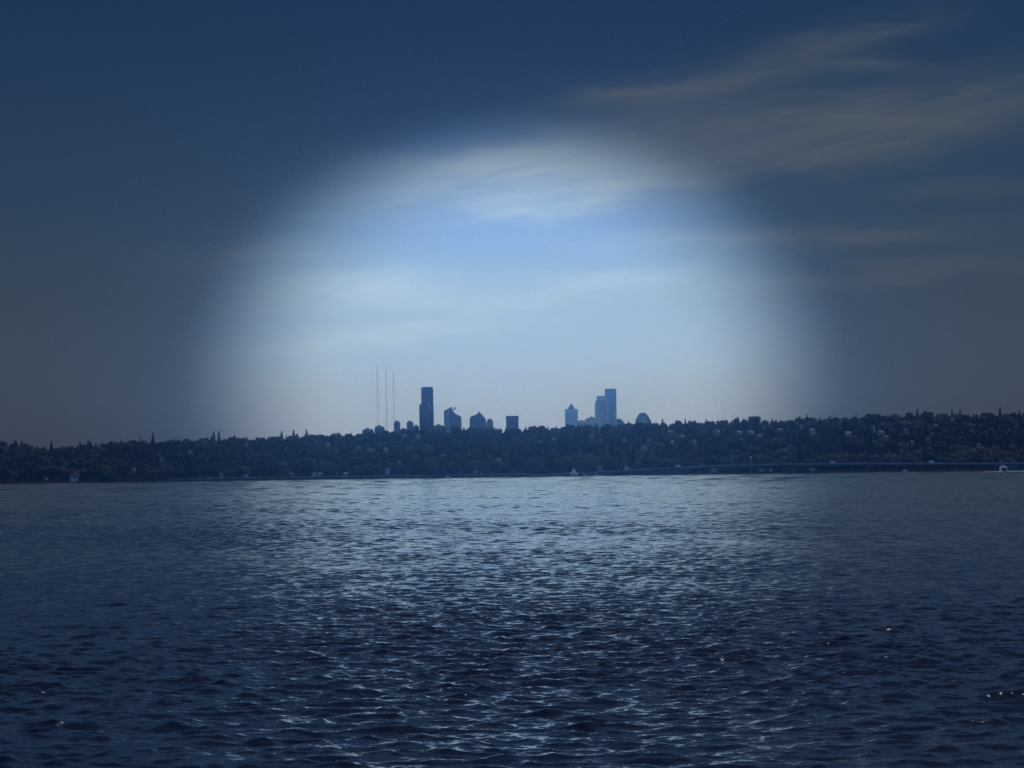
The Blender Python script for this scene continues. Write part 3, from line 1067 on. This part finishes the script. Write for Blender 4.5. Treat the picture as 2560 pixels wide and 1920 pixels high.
# 9 low wide
rt, wd, zt = tower('office_block', 1445, 1463, 1051, 8000, 'low pale block against the right side of the pyramid-roofed tower', 'office block')
MB().box(-wd / 2, wd / 2, -14, 14, 0, zt - 3).build('block_body', M['tower_pale'], rt)
MB().box(-wd * .4, wd * .3, -8, 8, zt - 2.99, zt).build('roof_plant', M['concrete'], rt)
rt, wd, zt = tower('office_block', 1462, 1487, 1043.5, 8100, 'wide pale block just left of the rounded skyscraper', 'office block')
MB().front([(-wd / 2, 0), (-wd / 2, zt - 7), (-wd * .36, zt - 2.5), (wd / 2, zt), (wd / 2, 0)][::-1], -16, 16).build('block_body', M['tower_pale'], rt)
MB().box(0, wd * .3, -8, 8, zt - 1.2, zt + 2).build('roof_plant', M['concrete'], rt)

# 10 rounded crown tower
D = 8300
rt, wd, zt = tower('rounded_skyscraper', 1487, 1513, 990, D, 'pale skyscraper with rounded shoulders and set-back crown, left one of the pair')
q = wd / 26
px = lambda x, y: ((x - 1500) * q, hz(y, x, D))
pz = lambda y: hz(y, 1500, D)
MB().front([(px(1487, 1)[0], 0), px(1487, 1012), px(1488, 1006), px(1489.5, 1001), px(1492, 998), px(1496, 997), px(1508, 997), px(1512, 1000), (px(1513, 1)[0], px(1513, 1008)[1]), (px(1513, 1)[0], 0)][::-1], -18, 18).build('tower_body', M['tower_pale'], rt)
MB().front([px(1492, 997), px(1491, 991), px(1496, 990), px(1512, 989), px(1512, 997)][::-1], -11, 11).build('crown', M['tower_pale'], rt)
MB().box(px(1489.5, 1)[0], px(1493.5, 1)[0], -18.5, -18.05, 0, pz(1027)).build('glass_bay', M['tower_pale'], rt)
MB().box(px(1494, 1)[0], px(1510, 1)[0], -18.4, -18.05, pz(1028), pz(1001)).build('upper_glazing', M['tower_blue'], rt)

# 11 tall slab
D = 8050
rt, wd, zt = tower('skyscraper', 1512, 1540, 972, D, 'tall slab skyscraper with a smooth flat top, right one of the pair')
q = wd / 28
px = lambda x, y: ((x - 1526) * q, hz(y, x, D))
pz = lambda y: hz(y, 1526, D)
MB().front([(px(1512, 1)[0], 0), px(1512, 975), px(1512.8, 973), px(1514.5, 972), px(1537.5, 972), px(1539.4, 973), px(1540, 976), (px(1540, 1)[0], 0)][::-1], -14, 14).build('tower_body', M['tower_blue'], rt)
MB().front([(px(1515.5, 1)[0], 0), (px(1515.5, 1)[0], pz(1006)), (px(1513, 1)[0], pz(1005)), (px(1513, 1)[0], pz(998)), (px(1516.5, 1)[0], pz(998)), (px(1517, 1)[0], pz(1006)), (px(1519.5, 1)[0], pz(1009)), (px(1519.5, 1)[0], 0)][::-1], -18.5, -14.02).build('lit_corner_edge', M['lit_glass'], rt)  # pale strip added for the lit edge of the glass
for x_, y_, s_ in ((1537, 1002, 4), (1538, 1021, 3), (1536, 1037, 4), (1535, 1052, 3)):  # pale patches painted for reflections down the right side
    MB().box(px(x_ - 3, 1)[0], px(x_ + 2.6, 1)[0], -14.6, -14.02, pz(y_ + s_), pz(y_ - s_)).build('painted_reflection', M['tower_pale'], rt)
rt, wd, zt = tower('office_block', 1541, 1549, 1049, 7800, 'narrow pale glass block at the right foot of the tall slab skyscraper', 'office block')
MB().box(-wd / 2, wd / 2, -8, 8, 0, zt).build('block_body', M['tower_pale'], rt)
MB().box(-wd / 4, wd / 4, -3, 3, zt + .01, zt + 2).build('roof_plant', M['concrete'], rt)
rt, wd, zt = tower('office_block', 1543, 1561, 1048, 7000, 'low block with a sloping right roof beside the tall slab skyscraper', 'office block')
MB().front([(-wd / 2, 0), (-wd / 2, zt), (0, zt), (wd / 2, zt - 9), (wd / 2, 0)][::-1], -9, 9).build('block_body', M['tower_mid'], rt)
MB().box(-wd * .3, -wd * .1, -3, 3, zt + .01, zt + 1.5).build('roof_plant', M['concrete'], rt)

# 13 domed building
D = 6300
rt, wd, zt = tower('domed_building', 1588, 1627, 1033, D, 'squat building with curved shoulders and a flat cap, right of the paired skyscrapers', 'building')
q = wd / 39
px = lambda x, y: ((x - 1607.5) * q, hz(y, x, D))
pz = lambda y: hz(y, 1607.5, D)
prof = [px(1588, 1060), px(1588.5, 1052), px(1590.5, 1046), px(1594, 1040), px(1598.5, 1035.5), px(1615, 1035), px(1619.5, 1040), px(1623.5, 1047), px(1627, 1054), px(1628, 1060)]
MB().front([(prof[0][0], 0)] + prof + [(prof[-1][0], 0)] if False else ([(prof[0][0], 0)] + prof + [(prof[-1][0], 0)])[::-1], -14, 14).build('building_body', M['tower_mid'], rt)
MB().box(px(1599, 1)[0], px(1614.5, 1)[0], -10, 10, pz(1036), pz(1032.5)).build('roof_cap', M['dark_concrete'], rt)
MB().box(px(1596, 1)[0], px(1615, 1)[0], -14.5, -14.02, pz(1057), pz(1041)).build('glass_front', M['tower_blue'], rt)

# masts: lattice towers with guys
for pxb, pxt, pyt, lab in ((945.6, 943, 905, 'tallest and leftmost of three thin broadcast masts'), (968, 964.6, 915, 'middle one of three thin broadcast masts'), (986, 983.5, 926, 'shortest and rightmost of three thin broadcast masts')):
    D = 4800
    b = W(pxt, pyt, D)
    rt = thing('broadcast_mast', (b.x, D, 15), lab, 'mast', 'broadcast masts on the ridge')
    H = b.z - 15
    mb = MB()
    sec = [(0, 2.0), (1.8, -1.0), (-1.8, -1.0)]
    for x, y in sec:
        mb.tube((x, y, 0), (x * .55, y * .55, H * .86), .12, .08, 4)
    nb = 44
    for i in range(nb):
        z0, z1 = H * .86 * i / nb, H * .86 * (i + 1) / nb
        for j in range(3):
            a_, b_ = sec[j], sec[(j + 1) % 3]
            k0, k1 = 1 - .45 * i / nb, 1 - .45 * (i + 1) / nb
            mb.tube((a_[0] * k0, a_[1] * k0, z0), (b_[0] * k1, b_[1] * k1, z1), .05, n=3)
    mb.build('lattice', M['mast_paint'], rt)
    MB().tube((0, 0, H * .855), (0, 0, H), .38, .12, 8).build('antenna', M['white'], rt)
    MB().box(-2.5, 2.5, -2.5, 2.5, -8, 3).build('base_hut', M['concrete'], rt)

# short mast on the right ridge
b = W(1830, 1036, 3600)
gz = float(ground_z(b.x, 3600))
rt = thing('ridge_mast', (b.x, 3600, gz), 'short thin mast on a pale stub above the right ridge', 'mast')
MB().tube((0, 0, -1), (0, 0, b.z - gz), .32, .12, 6).build('pole', M['steel'], rt)
MB().box(-1.6, 1.6, -1.6, 1.6, -1, b.z - gz - 8).build('base_tower', M['cream'], rt)
MB().box(-.9, .9, -.2, .2, b.z - gz - 3, b.z - gz - 2.4).build('crossarm', M['steel'], rt)

# ------------------------------------------------------------------ bridge
BD = 2860.0
DECK = [(1330, 1186.5), (1400, 1183), (1480, 1179), (1569, 1174), (1677, 1168), (1780, 1163.5), (1877, 1161), (1930, 1158.6), (2200, 1157), (2560, 1157), (2900, 1154), (3300, 1150)]
dk = [W(x, y, BD) for x, y in DECK]


def deck_at(px):
    x = ray(px, 1170)[0] * BD
    return x, float(np.interp(x, [p.x for p in dk], [p.z for p in dk]))


rt = thing('bridge', (0, BD, 0), 'long low road bridge with a ramp falling to the left over the water', 'bridge')
pts = [(p.x, p.z - .9) for p in dk]
low = [(x, z - 1.5) for x, z in pts]
MB().front((pts + low[::-1])[::-1], -6, 6).build('deck', M['dark_concrete'], rt)
for sy, nm in ((-6.3, 'parapet'), (6.0, 'parapet')):
    tp = [(x, z + 1.15) for x, z in pts]
    bt = [(x, z - .35) for x, z in pts]
    MB().front((tp + bt[::-1])[::-1], sy, sy + .3).build(nm, M['parapet'], rt)
# solid causeway wall under the ramp
cw = [pp for pp in low if pp[0] < deck_at(1700)[0]]
xe, ze = deck_at(1720)
cw.append((xe, ze - 2.4))
MB().front(([(cw[0][0], -1.5)] + [(x, z - .01) for x, z in cw] + [(xe, -1.5)])[::-1], -5.2, 5.2).build('causeway_wall', M['dark_concrete'], rt)
pier_px = [1745, 1770, 1795, 1822, 1850, 1895, 1913, 1922, 1940, 1957, 1985, 2012, 2040, 2073, 2095, 2130, 2165, 2200, 2235, 2270, 2305, 2340, 2375, 2410, 2448, 2486, 2527, 2537, 2546, 2580, 2620, 2680, 2740, 2800]
for i, pxx in enumerate(pier_px):
    x, z = deck_at(pxx)
    top = z - 2.42
    mb = MB()
    for yy in (-4.2, 3.2):
        mb.box(x - .45, x + .45, yy, yy + 1.0, -1.5, top - .5)
    mb.box(x - .6, x + .6, -5.4, 5.4, top - .5, top)
    mb.build('pier', M['dark_concrete'], rt)

# masts / street lamps on the bridge
def lamp_post(px_, top_py, base_py, label, name, big=False):
    D_ = BD - 7.2
    b_ = W(px_, top_py, D_)
    x, z = deck_at(px_)
    z0 = z - .9 if not big else -1.5
    r_ = thing(name, (b_.x, D_, z0), label, 'mast' if big else 'street lamp', None if big else 'street lamps along the bridge')
    H = b_.z - z0
    w_ = .55 if big else .16
    MB().tube((0, 0, 0), (0, 0, H), w_, w_ * .6, 8).build('pole', M['concrete'] if big else M['steel'], r_)
    if big:
        MB().box(-1.0, 1.0, -.8, .8, H - 2.6, H - .4).build('head', M['white'], r_)
        MB().box(-1.3, 1.3, -1.1, 1.0, 0, 2.2).build('footing', M['concrete'], r_)
    else:
        MB().tube((0, 0, H), (1.6, .6, H + .25), .07, .06, 5).build('arm', M['steel'], r_)
        MB().box(1.3, 2.3, .4, .8, H + .12, H + .34).build('lamp_head', M['white'], r_)
    return r_


lamp_post(1877, 1140, 0, 'tall pale mast rising from the water through the bridge', 'bridge_mast', True)
lamp_post(1829, 1143, 0, 'tall pale lamp post on the ramp left of the big bridge mast', 'street_lamp')
LP = [(1500, 'far down the ramp near the sailboat'), (1640, 'at the middle of the ramp'), (1730, 'on the upper half of the ramp'), (1990, 'right of the big bridge mast'), (2110, 'second right of the big bridge mast'), (2230, 'third right of the big bridge mast'), (2350, 'second left of the motor yacht'), (2460, 'just left of the motor yacht')]
for px_, wh in LP:
    x, z = deck_at(px_)
    yb = 0
    D_ = BD - 6.8
    r_ = thing('street_lamp', (ray(px_, 1160)[0] * D_, D_, z - .9), f'thin lamp post on the bridge, {wh}', 'street lamp', 'street lamps along the bridge')
    MB().tube((0, 0, 0), (0, 0, 5.2), .09, .06, 6).build('pole', M['steel'], r_)
    MB().box(-.2, 1.0, -.12, .12, 5.2, 5.38).build('lamp_head', M['steel'], r_)


# vehicles on the bridge
def make_car(name, paint, L, H, van, label, cat):
    r_ = thing(name, (0, 0, 0), label, cat, 'vehicles crossing the bridge')
    mb = MB()
    if van:
        mb.front([(-L / 2, .45), (L / 2, .45), (L / 2, 1.2), (L / 2 - .7, H * .62), (L / 2 - 1.0, H), (-L / 2, H)], -1, 1)
    else:
        mb.front([(-L / 2, .35), (L / 2, .35), (L / 2, .8), (L / 2 - 1.2, .95), (L / 2 - 1.8, H), (-L / 2 + 1.1, H), (-L / 2 + .3, .98), (-L / 2, .9)], -.9, .9)
    mb.build('body', M[paint], r_, bevel=.06)
    if van:
        MB().front([(L / 2 - 1.9, 1.35), (L / 2 - .95, 1.35), (L / 2 - 1.15, H - .35), (L / 2 - 1.9, H - .35)], -1.03, 1.03).build('window', M['glass'], r_)
    else:
        MB().front([(-L / 2 + 1.0, 1.0), (L / 2 - 1.5, 1.0), (L / 2 - 1.95, H - .1), (-L / 2 + 1.3, H - .1)], -.93, .93).build('window', M['glass'], r_)
    for x in (-L * .31, L * .31):
        for y in (-.95, .75):
            MB().tube((x, y, .34), (x, y + .2, .34), .34, n=12).build('wheel', M['rubber'], r_)
    return r_


van = make_car('van', 'car_white', 6.0, 2.9, True, 'tall white van on the lower part of the bridge ramp', 'van')
car_w = make_car('car', 'car_white', 4.5, 1.5, False, 'car', 'car')
car_d = make_car('car', 'car_dark', 4.6, 1.5, False, 'car', 'car')
car_s = make_car('car', 'car_silver', 4.4, 1.45, False, 'car', 'car')


def on_deck(px_, lane=-3.5):
    D_ = BD + lane
    x, z = deck_at(px_)
    return (ray(px_, 1160)[0] * D_, D_, z - .88)


van.location = on_deck(1569)
car_w.location = on_deck(1851)
car_w['label'] = 'white car on the bridge just left of the big bridge mast'
car_s.location = on_deck(1775)
car_s['label'] = 'silver car on the upper half of the bridge ramp'
car_d.location = on_deck(2142)
car_d['label'] = 'dark car on the level bridge right of the big mast'
for src, px_, lab in ((van, 1697, 'white van halfway up the bridge ramp'), (car_w, 1612, 'white car just above the tall white van on the ramp'), (car_s, 1725, 'silver car between the second van and the upper ramp cars'),
                      (car_w, 1800, 'white car near the top of the bridge ramp'), (van, 2143 - 60, 'white van on the level bridge right of the big mast'), (car_s, 2225, 'silver car on the level part of the bridge'), (van, 2330, 'white van on the level bridge, nearest the motor yacht')):
    dup(src, on_deck(px_), 0, (1, 1, 1), lab)

# ------------------------------------------------------------------ boats
# motor yacht seen from astern
D = 2000.0
p = W(2508, 1180, D)
rt = thing('motor_yacht', (p.x, D, 0), 'white motor yacht seen from behind with a dark open cockpit, throwing a wake', 'motor yacht', rz=-.06)
hull = MB()
secs = [(-4.8, 2.15, 1.35, -.35), (-2.5, 2.3, 1.4, -.5), (1.5, 2.15, 1.6, -.55), (4.0, 1.3, 1.85, -.4), (5.6, .08, 2.1, .5)]
rings = []
for y, hw, zt_, zb in secs:
    rings.append([hull.bm.verts.new(v) for v in ((-hw, y, zt_), (-hw * .86, y, .2), (0, y, zb), (hw * .86, y, .2), (hw, y, zt_))])
for a_, b_ in zip(rings, rings[1:]):
    for i in range(4):
        hull.bm.faces.new((a_[i], a_[i + 1], b_[i + 1], b_[i]))
    hull.bm.faces.new((a_[4], a_[0], b_[0], b_[4]))
hull.bm.faces.new(rings[0])
hull.bm.faces.new(rings[-1][::-1])
hull.build('hull', M['white'], rt)
MB().box(-1.7, 1.7, -4.95, -4.82, .25, 1.28).build('transom_opening', M['hull_dark'], rt)
MB().box(-1.55, 1.55, -3.2, 2.6, 1.41, 2.6, .86, .8).build('cabin', M['hull_dark'], rt)
mb = MB()
mb.front([(-2.1, 1.36), (-1.75, 1.36), (-1.45, 2.62), (-1.72, 2.62)], -4.4, 2.2).front([(1.75, 1.36), (2.1, 1.36), (1.72, 2.62), (1.45, 2.62)], -4.4, 2.2)
mb.build('cabin_side', M['white'], rt)
MB().box(-1.8, 1.8, -4.5, 2.2, 2.63, 3.0).build('flybridge_deck', M['white'], rt)
MB().box(-1.55, 1.55, -3.8, .8, 3.01, 3.55, .9, .85).build('flybridge', M['white'], rt)
MB().box(-.8, .8, -1.6, -.2, 3.56, 3.95, .8, .6).build('windscreen', M['glass'], rt)
mb = MB().tube((-1.2, -2.4, 3.5), (-.9, -2.4, 4.3), .06).tube((1.2, -2.4, 3.5), (.9, -2.4, 4.3), .06).tube((-.9, -2.4, 4.3), (.9, -2.4, 4.3), .07)
mb.build('radar_arch', M['white'], rt)
mb = MB().box(-1.9, 1.9, -5.7, -4.96, .05, .2)
mb.build('swim_platform', M['hull_dark'], rt)

rt.scale = (1.15, 1.15, 1.15)

# wake: two foaming arms spreading from the yacht
fv, ff, k = [], [], 0
base = np.array([(-1, -1, -.6), (1, -1, -.6), (1, 1, -.6), (-1, 1, -.6), (-.6, -.6, 1), (.6, -.6, 1), (.6, .6, 1), (-.6, .6, 1)]) * .5
fc = np.array([(4, 5, 6, 7), (0, 1, 5, 4), (1, 2, 6, 5), (2, 3, 7, 6), (3, 0, 4, 7)])
for i in range(1100):
    sgn = -1 if rng.uniform() < .5 else 1
    s = rng.uniform(0, 1) ** 1.2
    xx = p.x + sgn * (1.9 + s * (17 if sgn < 0 else 15)) + rng.normal(0, .6)
    yy = D - 4 - s * 34 + rng.normal(0, 5 + 10 * s)
    sz = rng.uniform(.25, .9) * (1.25 - .75 * s)
    fv.append(base * np.array([sz * 2.2, sz * 2.2, sz * .75]) + np.array([xx, yy, .06 + .1 * (1 - s)]))
    ff.append(fc + k)
    k += 8
wk = link('wake_foam', np_mesh('wake_foam', np.concatenate(fv), np.concatenate(ff), M['foam'], True))
tag(wk, 'white foam of the wake spreading to both sides of the motor yacht', 'wake', kind='stuff')

# sailboat
D = 2800.0
p = W(1434, 1187, D)
rt = thing('sailboat', (p.x, D, 0), 'small sailboat under full white sail near the left end of the bridge', 'sailboat', rz=.15)
hull = MB()
rings = []
for x, hw, zt_, zb in [(-3.3, .9, .75, 0), (-1, 1.15, .7, -.3), (1.5, .9, .8, -.3), (3.6, .05, 1.0, .3)]:
    rings.append([hull.bm.verts.new(v) for v in ((x, -hw, zt_), (x, -hw * .7, 0), (x, 0, zb), (x, hw * .7, 0), (x, hw, zt_))])
for a_, b_ in zip(rings, rings[1:]):
    for i in range(4):
        hull.bm.faces.new((a_[i], a_[i + 1], b_[i + 1], b_[i]))
    hull.bm.faces.new((a_[4], a_[0], b_[0], b_[4]))
hull.bm.faces.new(rings[0])
hull.bm.faces.new(rings[-1][::-1])
hull.build('hull', M['white'], rt)
MB().tube((.4, 0, .6), (.4, 0, 6.4), .07, .04).tube((.4, 0, 1.5), (-2.9, .5, 1.5), .05).build('mast', M['steel'], rt)


def sail(p0, p1, p2, bulge, name):
    n = 8
    mb_ = MB()
    V_ = {}
    p0, p1, p2 = Vector(p0), Vector(p1), Vector(p2)
    for off in (0, .03):
        for i in range(n + 1):
            for j in range(n + 1 - i):
                a_, b_ = i / n, j / n
                c_ = 1 - a_ - b_
                v = p0 * c_ + p1 * a_ + p2 * b_
                v.y += bulge * 27 * a_ * b_ * c_ * .5 + bulge * 1.2 * (a_ * c_ + b_ * c_ + a_ * b_) + off
                V_[off, i, j] = mb_.bm.verts.new(v)
        for i in range(n):
            for j in range(n - i):
                mb_.bm.faces.new((V_[off, i, j], V_[off, i + 1, j], V_[off, i, j + 1]))
                if i + j < n - 1:
                    mb_.bm.faces.new((V_[off, i + 1, j], V_[off, i + 1, j + 1], V_[off, i, j + 1]))
    return mb_.build(name, M['sail'], rt, smooth=True)


sail((.34, 0, 1.55), (-2.9, .5, 1.55), (.36, 0, 6.3), .35, 'mainsail')
sail((3.5, 0, 1.05), (.0, .6, 1.2), (.45, 0, 5.9), .4, 'jib')
rt.scale = (1.25, 1.25, 1.25)

# small pale motorboats by the shore
for px_, py_, lab in ((1491, 1186, 'small white runabout just right of the sailboat'), (1463, 1187, 'tiny low boat close beside the sailboat'), (2262, 1170, 'small white cabin boat moored under the level bridge'), (1120, 1192, 'small pale boat off the middle of the far shore')):
    D = 2780.0 if px_ != 2262 else 2820.0
    p = W(px_, py_, D)
    rt = thing('motorboat', (p.x, D, 0), lab, 'motorboat', rz=random.uniform(-.4, .4))
    MB().front([(-2.6, .0), (2.1, .0), (3.1, 1.2), (-2.6, .95)], -1, 1).build('hull', M['white'], rt)
    MB().box(-1.3, .9, -.75, .75, 1.0, 2.1 if px_ != 1463 else 1.4, .8, .8).build('cabin', M['white'], rt)
    MB().box(-.9, .6, -.8, -.62, 1.25, 1.6).build('window', M['glass'], rt)
    MB().box(-2.95, -2.6, -.2, .2, .1, 1.3).build('outboard_motor', M['hull_dark'], rt)

# ------------------------------------------------------------------ haze
hm = bpy.data.materials.new('haze')
hm.use_nodes = True
h = NT(hm.node_tree)
for nd in list(h.n):
    if nd.type != 'OUTPUT_MATERIAL':
        h.n.remove(nd)
pv = h.new('ShaderNodeVolumePrincipled')
pv.inputs['Color'].default_value = (.19, .43, 1.0, 1)
pv.inputs['Absorption Color'].default_value = (1, 1, 1, 1)
pv.inputs['Density'].default_value = 1.65e-4
pv.inputs['Anisotropy'].default_value = 0.975
h.l.new(pv.outputs[0], h.n['Material Output'].inputs['Volume'])
mb = MB()
mb.box(-7000, 7000, -1200, 9600, -8, 262)
hb = mb.build('haze', hm)
tag(hb, 'pale blue haze over the lake and the far shore', 'haze', kind='stuff')
